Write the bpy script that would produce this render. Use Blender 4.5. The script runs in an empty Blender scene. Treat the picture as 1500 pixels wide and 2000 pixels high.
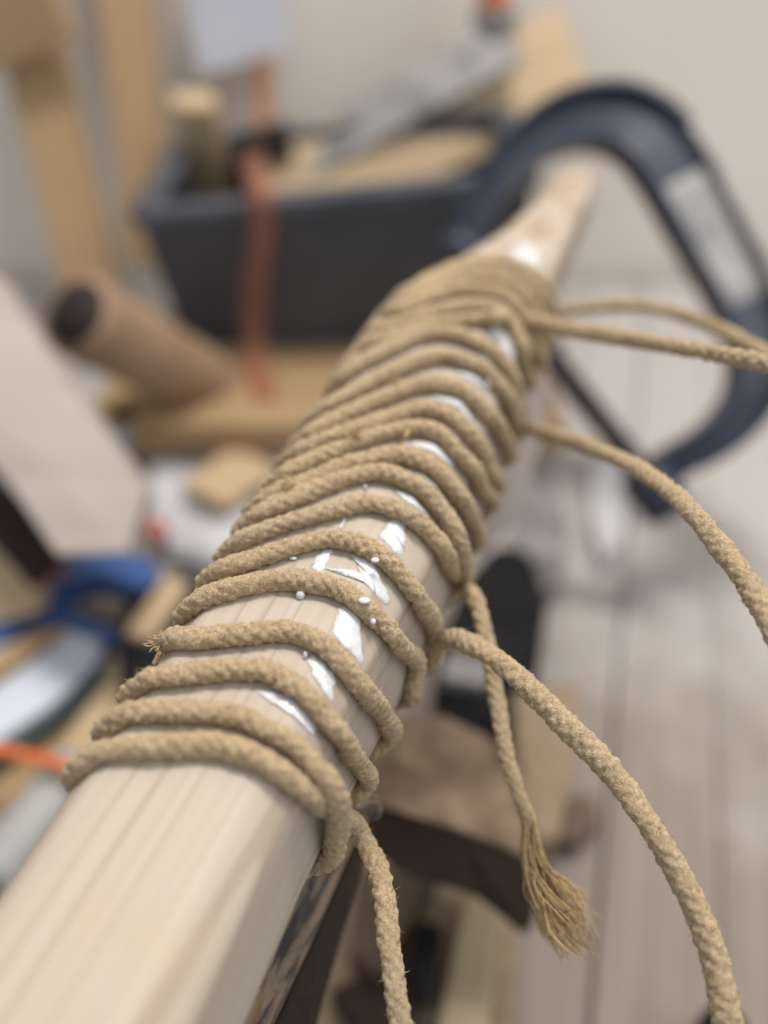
import bpy, bmesh, math, random
import numpy as np
from mathutils import Vector, Matrix
random.seed(7); rng = np.random.default_rng(7)
sc = bpy.context.scene
R = math.radians

# ------------------------------------------------------------------ camera, light, exposure
W_PX, H_PX, F_MM, SENS = 1500.0, 2000.0, 30.0, 36.0
FPX = F_MM / SENS * H_PX
PITCH = 40.0
CAM = np.array([0.0, 0.0, 1.35])
cd = bpy.data.cameras.new("camera"); co = bpy.data.objects.new("camera", cd)
sc.collection.objects.link(co); sc.camera = co
cd.sensor_fit = 'VERTICAL'; cd.sensor_height = SENS; cd.lens = F_MM
cd.clip_start = 0.01; cd.clip_end = 50
co.location = CAM.tolist(); co.rotation_euler = (R(90 - PITCH), 0, 0)
cd.dof.use_dof = True; cd.dof.focus_distance = 0.203; cd.dof.aperture_fstop = 3.2
cp, sp = math.cos(R(PITCH)), math.sin(R(PITCH))
CX, CY, CZ = np.array([1.0, 0, 0]), np.array([0, sp, cp]), np.array([0, -cp, sp])   # camera right, up, back

world = bpy.data.worlds.new("World"); sc.world = world; world.use_nodes = True
bgn = world.node_tree.nodes['Background']
bgn.inputs[0].default_value = (0.93, 0.95, 1.0, 1); bgn.inputs[1].default_value = 0.57

def area_light(name, loc, target, size, size_y, power, color):
    ld = bpy.data.lights.new(name, 'AREA'); ld.shape = 'RECTANGLE'; ld.size = size; ld.size_y = size_y
    ld.energy = power; ld.color = color
    lo = bpy.data.objects.new(name, ld); sc.collection.objects.link(lo)
    lo.location = loc
    lo.rotation_euler = (Vector(target) - Vector(loc)).to_track_quat('-Z', 'Y').to_euler()
    return lo
area_light("ceiling_and_fill_lamp", (0.20, 0.62, 2.75), (0.0, 0.2, 1.15), 0.8, 0.26, 27.5, (1.0, 0.955, 0.90))
area_light("ceiling_and_fill_lamp", (1.3, -0.3, 2.6), (0.0, 0.3, 1.1), 1.2, 0.6, 11.0, (0.96, 0.97, 1.0))  # added fill from the right, brightens the pole's right face
sc.view_settings.view_transform = 'Standard'; sc.view_settings.look = 'None'
sc.view_settings.exposure = 0.0; sc.view_settings.gamma = 1.0
sc.render.engine = 'CYCLES'; sc.cycles.use_denoising = True
sc.cycles.max_bounces = 6

# ------------------------------------------------------------------ helpers
def P(px, py, Z):
    """world point seen at picture position (px,py) (photo pixels), Z metres deep"""
    return CAM + CX * ((px - 750) / FPX * Z) + CY * ((1000 - py) / FPX * Z) - CZ * Z
def G(px, py, z):
    d = P(px, py, 1.0) - CAM
    return CAM + d * ((z - CAM[2]) / d[2])
def WALL(px, py, y):
    d = P(px, py, 1.0) - CAM
    return CAM + d * (y / d[1])
def depth(p):
    return -float(np.dot(np.asarray(p) - CAM, CZ))

class VNoise:
    def __init__(self, seed):
        self.t = np.random.default_rng(seed).random((32, 32, 32)) * 2 - 1
    def __call__(self, p):
        p = np.asarray(p, float); i = np.floor(p).astype(int); f = p - i; f = f * f * (3 - 2 * f)
        r = 0
        for dx in (0, 1):
            for dy in (0, 1):
                for dz in (0, 1):
                    w = (f[..., 0] if dx else 1 - f[..., 0]) * (f[..., 1] if dy else 1 - f[..., 1]) * (f[..., 2] if dz else 1 - f[..., 2])
                    r = r + w * self.t[(i[..., 0] + dx) % 32, (i[..., 1] + dy) % 32, (i[..., 2] + dz) % 32]
        return r
VN = VNoise(3)

def tag(o, label=None, cat=None, group=None, kind=None):
    if label: o['label'] = label
    if cat: o['category'] = cat
    if group: o['group'] = group
    if kind: o['kind'] = kind
    return o
def link(name, me, mat=None, parent=None, mw=None):
    o = bpy.data.objects.new(name, me); sc.collection.objects.link(o)
    if mat is not None:
        me.materials.clear(); me.materials.append(mat)
    if mw is not None: o.matrix_world = mw
    if parent is not None:
        o.parent = parent
        o.matrix_parent_inverse = parent.matrix_world.inverted()
    return o
def empty(name, loc, label, cat, group=None):
    o = bpy.data.objects.new(name, None); sc.collection.objects.link(o)
    o.location = [float(v) for v in loc]; o.empty_display_size = 0.02
    o.matrix_world = Matrix.Translation(Vector([float(v) for v in loc]))
    return tag(o, label, cat, group)
def smooth(me, on=True):
    me.polygons.foreach_set('use_smooth', [on] * len(me.polygons)); me.update()
def mesh(name, verts, faces, sm=True):
    me = bpy.data.meshes.new(name); me.from_pydata([tuple(map(float, v)) for v in verts], [], faces)
    me.update(); smooth(me, sm); return me
def frame_mw(o, x, y, z):
    m = Matrix.Identity(4)
    for i in range(3):
        m[i][0] = x[i]; m[i][1] = y[i]; m[i][2] = z[i]; m[i][3] = o[i]
    return m
def norm(v): v = np.asarray(v, float); return v / (np.linalg.norm(v) + 1e-12)

def bevel_me(me, w, seg=2):
    bm = bmesh.new(); bm.from_mesh(me)
    bmesh.ops.recalc_face_normals(bm, faces=bm.faces)
    ed = [e for e in bm.edges if e.is_manifold and e.calc_face_angle(0) > 0.5]
    bmesh.ops.bevel(bm, geom=ed, offset=w, segments=seg, profile=0.5, affect='EDGES')
    bm.to_mesh(me); bm.free(); smooth(me, False); return me
def board(name, a, b, width, thick, mat, parent=None, up=(0, 0, 1), bev=0.0015, wdir=None, taper=1.0):
    """board whose top-face centreline runs a->b; local X along it, Y across, Z up"""
    a, b = np.asarray(a, float), np.asarray(b, float)
    L = np.linalg.norm(b - a); x = norm(b - a)
    if wdir is not None:
        y = norm(np.asarray(wdir) - x * np.dot(wdir, x)); z = np.cross(x, y)
    else:
        z = norm(np.asarray(up, float) - x * np.dot(up, x)); y = np.cross(z, x)
    w, w2 = width / 2, width / 2 * taper
    v = [(0, -w, -thick), (0, w, -thick), (0, w, 0), (0, -w, 0), (L, -w2, -thick), (L, w2, -thick), (L, w2, 0), (L, -w2, 0)]
    f = [(0, 1, 2, 3), (7, 6, 5, 4), (0, 4, 5, 1), (1, 5, 6, 2), (2, 6, 7, 3), (3, 7, 4, 0)]
    me = mesh(name, v, f, False); bevel_me(me, min(bev, thick * .4))
    return link(name, me, mat, parent, frame_mw(a, x, y, z))
def prism(name, pts, vec, mat, parent=None, bev=0.0015):
    """polygon pts (world) extruded by vec"""
    pts = [np.asarray(p, float) for p in pts]; n = len(pts); c = sum(pts) / n
    v = [p - c for p in pts] + [p + np.asarray(vec) - c for p in pts]
    f = [tuple(range(n)), tuple(range(2 * n - 1, n - 1, -1))] + [(i, i + n, (i + 1) % n + n, (i + 1) % n) for i in range(n)]
    me = mesh(name, v, f, False)
    bm = bmesh.new(); bm.from_mesh(me); bmesh.ops.recalc_face_normals(bm, faces=bm.faces); bm.to_mesh(me); bm.free()
    if bev: bevel_me(me, bev)
    return link(name, me, mat, parent, Matrix.Translation(Vector(c.tolist())))
def catmull(pts, per=12):
    pts = np.asarray(pts, float); n = len(pts); out = []
    for i in range(n - 1):
        p0 = pts[max(i - 1, 0)]; p1 = pts[i]; p2 = pts[i + 1]; p3 = pts[min(i + 2, n - 1)]
        d1 = max(np.linalg.norm(p2 - p1), 1e-9)
        m1 = (p2 - p0) / (np.linalg.norm(p2 - p1) + max(np.linalg.norm(p1 - p0), 1e-9)) * d1 if i > 0 else (p2 - p1)
        m2 = (p3 - p1) / (max(np.linalg.norm(p3 - p2), 1e-9) + d1) * d1 if i < n - 2 else (p2 - p1)
        for k in range(per):
            t = k / per
            out.append((2*t**3-3*t**2+1)*p1 + (t**3-2*t**2+t)*m1 + (-2*t**3+3*t**2)*p2 + (t**3-t**2)*m2)
    out.append(pts[-1]); return np.array(out)
def resample(pts, step):
    seg = np.linalg.norm(np.diff(pts, axis=0), axis=1); L = np.concatenate([[0], np.cumsum(seg)])
    n = max(3, int(L[-1] / step)); t = np.linspace(0, L[-1], n)
    return np.stack([np.interp(t, L, pts[:, k]) for k in range(3)], 1), t
def frames(pts):
    T = np.gradient(pts, axis=0); T /= np.linalg.norm(T, axis=1)[:, None] + 1e-12
    N = np.zeros_like(T); a = np.array([0, 0, 1.0]) if abs(T[0][2]) < .9 else np.array([1.0, 0, 0])
    n = norm(a - T[0] * np.dot(a, T[0])); N[0] = n
    for i in range(1, len(pts)):
        n = n - T[i] * np.dot(n, T[i]); n = n / np.linalg.norm(n); N[i] = n
    return T, N, np.cross(T, N)
def tube_me(name, pts, r, nr=10, step=None, rfun=None):
    pts = np.asarray(pts, float)
    if step: pts, _ = resample(pts, step)
    T, N, B = frames(pts); n = len(pts)
    rr = np.full(n, r) if rfun is None else np.array([rfun(i / (n - 1)) for i in range(n)])
    th = np.arange(nr) / nr * 2 * math.pi
    V = pts[:, None] + rr[:, None, None] * (N[:, None] * np.cos(th)[None, :, None] + B[:, None] * np.sin(th)[None, :, None])
    V = V.reshape(-1, 3); f = []
    for i in range(n - 1):
        for j in range(nr):
            j2 = (j + 1) % nr; f.append((i*nr+j, i*nr+j2, (i+1)*nr+j2, (i+1)*nr+j))
    f.append(tuple(range(nr - 1, -1, -1))); f.append(tuple((n-1)*nr + j for j in range(nr)))
    return mesh(name, V, f)
def tube(name, pts, r, mat, parent=None, nr=12, step=0.004, rfun=None):
    return link(name, tube_me(name, pts, r, nr, step, rfun), mat, parent)
def ribbon(name, pts, wvec, thick, mat, parent=None):
    pts = np.asarray(pts, float); T = np.gradient(pts, axis=0); w = np.asarray(wvec)
    v = []; f = []
    for i, p in enumerate(pts):
        wv = w if w.ndim == 1 else w[i]
        nn = norm(np.cross(T[i], wv)) * thick / 2
        v += [p - wv/2 - nn, p + wv/2 - nn, p + wv/2 + nn, p - wv/2 + nn]
    for i in range(len(pts) - 1):
        for j in range(4):
            f.append((i*4+j, i*4+(j+1) % 4, (i+1)*4+(j+1) % 4, (i+1)*4+j))
    f += [(3, 2, 1, 0), tuple(len(v) - 4 + k for k in range(4))]
    return link(name, mesh(name, v, f), mat, parent)

# ------------------------------------------------------------------ materials
def new_mat(name):
    m = bpy.data.materials.new(name); m.use_nodes = True
    nt = m.node_tree; nt.nodes.clear()
    out = nt.nodes.new('ShaderNodeOutputMaterial'); b = nt.nodes.new('ShaderNodeBsdfPrincipled')
    nt.links.new(b.outputs[0], out.inputs[0]); return m, nt, b, out
class N:
    def __init__(s, nt): s.nt = nt
    def n(s, t, **k):
        x = s.nt.nodes.new(t)
        for a, v in k.items(): setattr(x, a, v)
        return x
    def l(s, a, b): s.nt.links.new(a, b)
    def mapping(s, src, scale, rot=(0, 0, 0)):
        m = s.n('ShaderNodeMapping'); m.inputs['Scale'].default_value = scale; m.inputs['Rotation'].default_value = rot
        s.l(src, m.inputs[0]); return m.outputs[0]
    def noise(s, src, scale, detail=4, rough=.55, dist=0):
        x = s.n('ShaderNodeTexNoise'); x.inputs['Scale'].default_value = scale; x.inputs['Detail'].default_value = detail
        x.inputs['Roughness'].default_value = rough; x.inputs['Distortion'].default_value = dist
        s.l(src, x.inputs['Vector']); return x.outputs[0]
    def ramp(s, src, stops):
        x = s.n('ShaderNodeValToRGB'); e = x.color_ramp.elements
        while len(e) < len(stops): e.new(.5)
        for q, (p, c) in zip(e, stops):
            q.position = p; q.color = (*c, 1) if len(c) == 3 else c
        s.l(src, x.inputs[0]); return x.outputs[0]
    def mix(s, fac, a, b, mode='MIX'):
        x = s.n('ShaderNodeMix', data_type='RGBA', blend_type=mode)
        for inp, v in ((x.inputs[0], fac), (x.inputs[6], a), (x.inputs[7], b)):
            if hasattr(v, 'links'): s.l(v, inp)
            elif isinstance(v, (int, float)): inp.default_value = v
            else: inp.default_value = (*v, 1)
        return x.outputs[2]
    def math(s, op, a, b=None, c=None):
        x = s.n('ShaderNodeMath', operation=op)
        for i, v in enumerate((a, b, c)):
            if v is None: continue
            if hasattr(v, 'links'): s.l(v, x.inputs[i])
            else: x.inputs[i].default_value = v
        return x.outputs[0]
    def bump(s, h, strength, dist, bsdf):
        x = s.n('ShaderNodeBump'); x.inputs['Strength'].default_value = strength; x.inputs['Distance'].default_value = dist
        s.l(h, x.inputs['Height']); s.l(x.outputs[0], bsdf.inputs['Normal'])

def simple_mat(name, c1, c2, scale=60, rough=.7, stretch=(1, 1, 1), bump=.15, metal=0, spec=.4, lo=.35, hi=.65, detail=5):
    m, nt, b, _ = new_mat(name); q = N(nt)
    tc = q.n('ShaderNodeTexCoord').outputs['Object']
    v = q.mapping(tc, stretch); h = q.noise(v, scale, detail)
    q.l(q.ramp(h, [(lo, c1), (hi, c2)]), b.inputs['Base Color'])
    b.inputs['Roughness'].default_value = rough; b.inputs['Metallic'].default_value = metal
    b.inputs['Specular IOR Level'].default_value = spec
    if bump: q.bump(h, bump, .002, b)
    return m
def wood_mat(name, c1, c2, c3, gs=90, rough=.6, blot=6):
    """grain along local X"""
    m, nt, b, _ = new_mat(name); q = N(nt)
    tc = q.n('ShaderNodeTexCoord').outputs['Object']
    g = q.noise(q.mapping(tc, (.06, 1, 1)), gs, 6, .6, .4)
    f = q.noise(q.mapping(tc, (.03, 1, 1)), gs * 6, 3, .6)
    l = q.noise(tc, blot, 3)
    col = q.ramp(g, [(.3, c1), (.55, c2), (.75, c3)])
    col = q.mix(.35, col, q.ramp(f, [(.3, c1), (.7, c3)]))
    col = q.mix(q.math('MULTIPLY', l, .5), col, c1)
    q.l(col, b.inputs['Base Color']); b.inputs['Roughness'].default_value = rough
    b.inputs['Specular IOR Level'].default_value = .3
    q.bump(f, .2, .001, b); return m

# pole wood: pale sanded pine, grain along local Z
def pole_mat():
    m, nt, b, _ = new_mat("pale_sanded_wood"); q = N(nt)
    tc = q.n('ShaderNodeTexCoord').outputs['Object']
    warp = q.noise(q.mapping(tc, (1, 1, .12)), 22, 3)
    sep = q.n('ShaderNodeSeparateXYZ'); q.l(tc, sep.inputs[0])
    x, y, z = sep.outputs
    # growth-ring coordinate: rings run along the pole, drifting slowly
    rc = q.math('ADD', q.math('MULTIPLY', x, 1.0), q.math('MULTIPLY', y, .55))
    rc = q.math('ADD', rc, q.math('MULTIPLY', z, -.055))
    rc = q.math('ADD', q.math('MULTIPLY', rc, 330.0), q.math('MULTIPLY', warp, 4.5))
    n1 = q.n('ShaderNodeTexNoise', noise_dimensions='1D'); n1.inputs['Scale'].default_value = 1.0
    n1.inputs['Detail'].default_value = 2; q.l(rc, n1.inputs['W'])
    ring = q.ramp(n1.outputs[0], [(.33, (.31, .24, .18)), (.42, (.42, .35, .28)), (.49, (.46, .395, .325)), (.66, (.485, .42, .35))])
    n2 = q.n('ShaderNodeTexNoise', noise_dimensions='1D'); n2.inputs['Scale'].default_value = .16
    n2.inputs['Detail'].default_value = 1; q.l(rc, n2.inputs['W'])
    band = q.ramp(n2.outputs[0], [(.38, (.43, .32, .205)), (.50, (.485, .415, .335))])
    col = q.mix(.38, ring, band)
    fib = q.noise(q.mapping(tc, (1, 1, .03)), 1500, 3, .6)
    col = q.mix(q.math('MULTIPLY', q.ramp(fib, [(.25, (1, 1, 1)), (.5, (0, 0, 0))]), .22), col, (.52, .38, .25))
    pore = q.noise(q.mapping(tc, (1, 1, .05)), 600, 1, .5)
    col = q.mix(q.math('MULTIPLY', q.ramp(pore, [(.22, (1, 1, 1)), (.30, (0, 0, 0))]), .25), col, (.36, .25, .16))
    warm = q.noise(tc, 38, 3)
    col = q.mix(q.math('MULTIPLY', q.ramp(warm, [(.52, (0, 0, 0)), (.7, (1, 1, 1))]), .35), col, (.48, .37, .245))
    # brown stain on the narrowed end
    st = q.math('MULTIPLY', q.ramp(z, [(.235, (0, 0, 0)), (.27, (1, 1, 1))]), q.ramp(q.noise(tc, 60, 2), [(.42, (0, 0, 0)), (.6, (1, 1, 1))]))
    col = q.mix(q.math('MULTIPLY', st, .6), col, (.26, .165, .10))
    q.l(col, b.inputs['Base Color']); b.inputs['Roughness'].default_value = .62
    b.inputs['Specular IOR Level'].default_value = .35
    q.bump(fib, .12, .0004, b); return m

BP = 0.0036      # braid pitch
def rope_mat(name="hemp_rope", tint=0.0):
    m, nt, b, _ = new_mat(name); q = N(nt)
    uv = q.n('ShaderNodeUVMap', uv_map='ab').outputs[0]
    at = q.n('ShaderNodeAttribute', attribute_name='fam').outputs['Fac']
    cav = q.n('ShaderNodeAttribute', attribute_name='hgt').outputs['Fac']
    fa = q.noise(q.mapping(uv, (9, 1.2, 1)), 1, 3, .6, .5)
    fb = q.noise(q.mapping(uv, (1.2, 9, 1)), 1, 3, .6, .5)
    x = q.n('ShaderNodeMix', data_type='FLOAT'); q.l(at, x.inputs[0]); q.l(fa, x.inputs[2]); q.l(fb, x.inputs[3]); fib = x.outputs[0]
    tc = q.n('ShaderNodeTexCoord').outputs['Object']
    fuzz = q.noise(tc, 1250, 5, .72, 1.2)
    big = q.noise(tc, 55, 4, .6); mid = q.noise(tc, 330, 3, .6)
    col = q.ramp(fib, [(.33, (.20, .13, .068)), (.46, (.47, .338, .192)), (.60, (.68, .54, .355))])
    col = q.mix(.58, col, q.ramp(fuzz, [(.38, (.10, .065, .034)), (.45, (.40, .295, .172)), (.52, (.47, .34, .19)), (.62, (.74, .59, .385))]))  # dark specks put the shade of crevices between fibres into the colour
    col = q.mix(q.math('MULTIPLY', q.ramp(big, [(.48, (0, 0, 0)), (.68, (1, 1, 1))]), .30), col, (.47, .40, .30))
    col = q.mix(q.math('MULTIPLY', q.ramp(mid, [(.52, (0, 0, 0)), (.72, (1, 1, 1))]), .28), col, (.27, .19, .11))
    q.l(col, b.inputs['Base Color']); b.inputs['Roughness'].default_value = .92
    b.inputs['Specular IOR Level'].default_value = .12
    b.inputs['Sheen Weight'].default_value = .25; b.inputs['Sheen Roughness'].default_value = .6
    b.inputs['Sheen Tint'].default_value = (1, .9, .7, 1)
    h = q.math('ADD', q.math('MULTIPLY', fib, .7), q.math('MULTIPLY', fuzz, .5))
    q.bump(h, 1.0, .0007, b); return m
def glue_mat():
    m, nt, b, _ = new_mat("white_wet_glue"); q = N(nt)
    at = q.n('ShaderNodeAttribute', attribute_name='thin').outputs['Fac']
    tc = q.n('ShaderNodeTexCoord').outputs['Object']
    ns_ = q.noise(tc, 420, 3)
    k = q.math('ADD', at, q.math('MULTIPLY', q.math('SUBTRACT', ns_, .5), .7))
    col = q.ramp(k, [(.45, (.66, .665, .68)), (.66, (.60, .58, .55)), (.88, (.53, .47, .39))])
    q.l(col, b.inputs['Base Color']); b.inputs['Roughness'].default_value = .10
    q.bump(q.noise(tc, 330, 3), .5, .0012, b); return m

M_POLE, M_ROPE, M_GLUE = pole_mat(), rope_mat(), glue_mat()
m, nt, b, _ = new_mat("loose_fibre"); q = N(nt)
tc = q.n('ShaderNodeTexCoord').outputs['Object']
q.l(q.ramp(q.noise(tc, 900, 2), [(.35, (.36, .25, .12)), (.65, (.60, .46, .27))]), b.inputs['Base Color'])
b.inputs['Roughness'].default_value = .8; b.inputs['Specular IOR Level'].default_value = .2; M_FIB = m
M_TASSEL = simple_mat("golden_yarn", (.34, .225, .10), (.58, .42, .22), 700, .75, bump=.4)

# ------------------------------------------------------------------ pole field
VP = np.array([1568.0, -613.0]); A0 = np.array([395.0, 1600.0]); Z0 = 0.19
u_cam = norm([VP[0] - 750, 1000 - VP[1], -FPX])
U = CX * u_cam[0] + CY * u_cam[1] + CZ * u_cam[2]
O = P(A0[0], A0[1], Z0)
mid = O + U * 0.09
V = norm((CAM - mid) - U * np.dot(CAM - mid, U))
E1 = np.cross(U, V)
if np.dot(E1, CX) < 0: E1 = -E1
AL = R(24)
NR = math.cos(AL) * E1 + math.sin(AL) * V       # right face normal
NT = math.cos(AL) * V - math.sin(AL) * E1       # top face normal
def proj(p):
    d = p - CAM; Z = -np.dot(d, CZ)
    return np.array([750 + FPX * np.dot(d, CX) / Z, 1000 - FPX * np.dot(d, CY) / Z]), Z
# stations: picture centre of the section and silhouette width in pixels -> (s, offset along E1, half size)
st = [((24, 2293), 650), ((398, 1600), 486), ((597, 1266), 438), ((667, 1151), 430), ((753, 976), 390), ((838, 809), 354),
      ((895, 694), 305), ((975, 592), 232), ((1028, 521), 168), ((1078, 450), 126), ((1118, 385), 100), ((1132, 352), 60)]
SS, OF, HS = [], [], []
for (c, w) in st:
    best = None
    for s in np.linspace(-.16, .42, 1161):
        q_, Z = proj(O + U * s); q2, _ = proj(O + U * s + E1 * .001)
        d = q2 - q_; d = d / np.linalg.norm(d); r = np.array(c) - q_
        a = np.array(proj(O + U * (s + .001))[0]) - q_; a = a / np.linalg.norm(a)
        # solve r = alpha*d + beta*a ; want beta=0
        al, be = np.linalg.solve(np.array([d, a]).T, r)
        if best is None or abs(be) < best[0]: best = (abs(be), s, al * Z / FPX, Z)
    _, s, of, Z = best
    SS.append(s); OF.append(of); HS.append(w / FPX * Z / (2 * (1.32 - .407 * .32)))
SS, OF, HS = map(np.array, (SS, OF, HS))
def sm_interp(s, X, Y):
    e = .006
    return (np.interp(s - e, X, Y) + np.interp(s - e/2, X, Y) + np.interp(s, X, Y) + np.interp(s + e/2, X, Y) + np.interp(s + e, X, Y)) / 5
KS = .0009
def field(x, y, s):
    """signed distance-like field of the pole in its frame (x along NR, y along NT)"""
    h = sm_interp(s, SS, HS); of = sm_interp(s, SS, OF)
    x = x - of * math.cos(AL); y = y + of * math.sin(AL)
    c = h * .32
    a = np.abs(x) - h; b_ = np.abs(y) - h; d = (np.abs(x) + np.abs(y)) / math.sqrt(2) - (math.sqrt(2) * h - c / math.sqrt(2))
    return KS * np.log(np.exp(a / KS) + np.exp(b_ / KS) + np.exp(d / KS)) 
def to_l(p):
    d = np.asarray(p) - O; return np.stack([d @ NR, d @ NT, d @ U], -1)
def to_w(l):
    l = np.asarray(l); return O + l[..., 0:1] * NR + l[..., 1:2] * NT + l[..., 2:3] * U
def cast(px, py, off):
    d = norm(P(px, py, 1) - CAM); t = np.linspace(.12, .52, 1600)
    L = to_l(CAM + t[:, None] * d); F = field(L[:, 0], L[:, 1], L[:, 2]) - off
    k = np.where(F < 0)[0]
    if len(k) == 0: i = int(np.argmin(F)); return L[i], F[i]
    i = k[0]
    if i == 0: return L[0], 0
    w = F[i-1] / (F[i-1] - F[i]); return L[i-1] * (1 - w) + L[i] * w, 0
def centre(s):
    of = sm_interp(s, SS, OF); return of * math.cos(AL), -of * math.sin(AL)
def rad_at(phi, s, off):
    cx, cy = centre(s); lo = np.zeros_like(phi); hi = np.full_like(phi, .07)
    for _ in range(26):
        m_ = (lo + hi) / 2; F = field(cx + m_ * np.cos(phi), cy + m_ * np.sin(phi), s) - off
        lo = np.where(F < 0, m_, lo); hi = np.where(F < 0, hi, m_)
    return (lo + hi) / 2

# pole mesh
ns, na = 260, 176
sg = np.linspace(SS[0], SS[-1], ns); ph = np.arange(na) / na * 2 * math.pi
S_, A_ = np.meshgrid(sg, ph, indexing='ij')
cx_, cy_ = centre(S_.ravel()); rr = rad_at(A_.ravel(), S_.ravel(), 0.0)
Lp = np.stack([cx_ + rr * np.cos(A_.ravel()), cy_ + rr * np.sin(A_.ravel()), S_.ravel()], 1)
Lp[:, :2] += (VN(Lp * np.array([45, 45, 14.])) * .00025)[:, None] * np.stack([np.cos(A_.ravel()), np.sin(A_.ravel())], 1)
f = [(i*na+j, i*na+(j+1) % na, (i+1)*na+(j+1) % na, (i+1)*na+j) for i in range(ns-1) for j in range(na)]
f.append(tuple(range(na-1, -1, -1))); f.append(tuple((ns-1)*na+j for j in range(na)))
pole = link("wooden_pole", mesh("wooden_pole", Lp, f), M_POLE, None, frame_mw(O, NR, NT, U))
tag(pole, "pale sanded octagonal wooden pole wrapped in rope, wet white glue on its ridge", "wooden pole")

# ------------------------------------------------------------------ rope
RR = .0026
W = {
1: [(668,1592),(645,1578),(613,1559),(573,1527),(533,1497),(480,1471),(400,1452),(367,1455),(287,1459),(220,1462),(178,1475),(160,1490)],
2: [(635,1683),(653,1648),(662,1607),(656,1553),(627,1508),(587,1465),(533,1433),(467,1399),(413,1391),(333,1388),(267,1388),(232,1397),(218,1408)],
3: [(690,1566),(709,1537),(708,1500),(680,1460),(648,1415),(613,1375),(573,1337),(540,1316),(507,1308),(440,1308),(360,1316),(293,1323),(267,1338)],
4: [(730,1473),(752,1445),(757,1412),(741,1383),(707,1342),(665,1290),(633,1258),(593,1240),(553,1232),(507,1236),(440,1241),(370,1247),(312,1252)],
5: [(785,1366),(807,1341),(815,1309),(801,1277),(772,1245),(740,1211),(700,1176),(660,1149),(607,1137),(547,1131),(467,1145),(413,1159),(380,1178)],
6: [(834,1303),(849,1275),(852,1240),(839,1203),(815,1163),(780,1120),(740,1083),(700,1060),(647,1052),(577,1065),(510,1085),(443,1107),(412,1122)],
7: [(905,1140),(888,1120),(875,1093),(859,1064),(835,1035),(800,1008),(760,989),(707,981),(670,989),(617,1005),(550,1023),(483,1048),(450,1068)],
8: [(873,1175),(896,1149),(907,1115),(904,1077),(891,1040),(869,1003),(840,968),(800,941),(760,924),(707,925),(630,950),(577,970),(523,993),(487,1015)],
9: [(920,1069),(928,1035),(917,1003),(893,963),(867,931),(827,900),(787,888),(733,893),(683,906),(630,925),(560,953),(515,976)],
10:[(934,1013),(949,995),(952,965),(933,933),(907,899),(877,864),(840,838),(787,837),(733,851),(667,875),(610,898),(550,930)],
11:[(966,959),(971,939),(947,895),(925,857),(895,825),(867,804),(820,798),(760,815),(700,834),(640,855),(585,880)],
12:[(975,905),(986,877),(981,846),(960,814),(932,786),(895,760),(855,749),(797,757),(750,775),(700,797),(640,824),(600,848)],
13:[(1001,858),(1004,830),(1000,795),(983,760),(960,734),(925,710),(878,696),(832,700),(760,728),(700,758),(650,785),(618,808)],
14:[(1012,800),(1014,772),(1002,737),(979,704),(948,676),(902,656),(855,650),(797,663),(740,690),(680,724),(642,757)],
15:[(948,622),(890,628),(820,637),(750,660),(690,693),(658,722)],
16:[(1022,745),(1027,705),(1018,665),(1000,628),(970,603),(930,596),(880,603),(820,617),(750,640),(700,668),(676,690)],
17:[(1036,690),(1038,655),(1027,620),(1004,592),(970,572),(915,566),(850,575),(790,600),(735,630),(700,655)],
18:[(1048,650),(1048,610),(1024,577),(985,553),(930,545),(870,552),(800,580),(745,612),(717,632)],
19:[(1060,630),(1062,592),(1038,560),(1000,536),(940,526),(880,533),(820,558),(765,590)],
20:[(1072,600),(1070,568),(1046,540),(1005,518),(955,510),(900,518),(850,538),(805,560)],
}
LIFT = {1: {0: -.0009, 1: -.0009}, 2: {1: .0008, 2: .0026, 3: .0036, 4: .0024, 5: .0008}, 8: {1: .0004, 2: .0018, 3: .0030, 4: .0020, 5: .0006}, 7: {0: -.0009, 1: -.0007}}
_ph = np.radians(np.arange(-112, -14, 2.0)); 
def under_fit(px, py, s0, lo=-110, hi=-18, lift=0.0):
    """point of the rope line just round the right-hand side that shows nearest to (px,py)"""
    sv = s0 + np.arange(-.022, .022, .0008); A, S2 = np.meshgrid(_ph, sv, indexing='ij'); A = A.ravel(); S2 = S2.ravel()
    k = (np.degrees(A) >= lo) & (np.degrees(A) <= hi); A, S2 = A[k], S2[k]
    cx, cy = centre(S2); r = rad_at(A, S2, RR * .93) + lift
    p = to_w(np.stack([cx + r * np.cos(A), cy + r * np.sin(A), S2], 1)); d = p - CAM; Z = -(d @ CZ)
    X = 750 + FPX * (d @ CX) / Z; Y = 1000 - FPX * (d @ CY) / Z
    e = np.hypot(X - px, Y - py); i = int(np.argmin(e + .05 * np.abs(np.degrees(A) + 45)))
    return math.degrees(A[i]), float(S2[i]), float(e[i])
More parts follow.
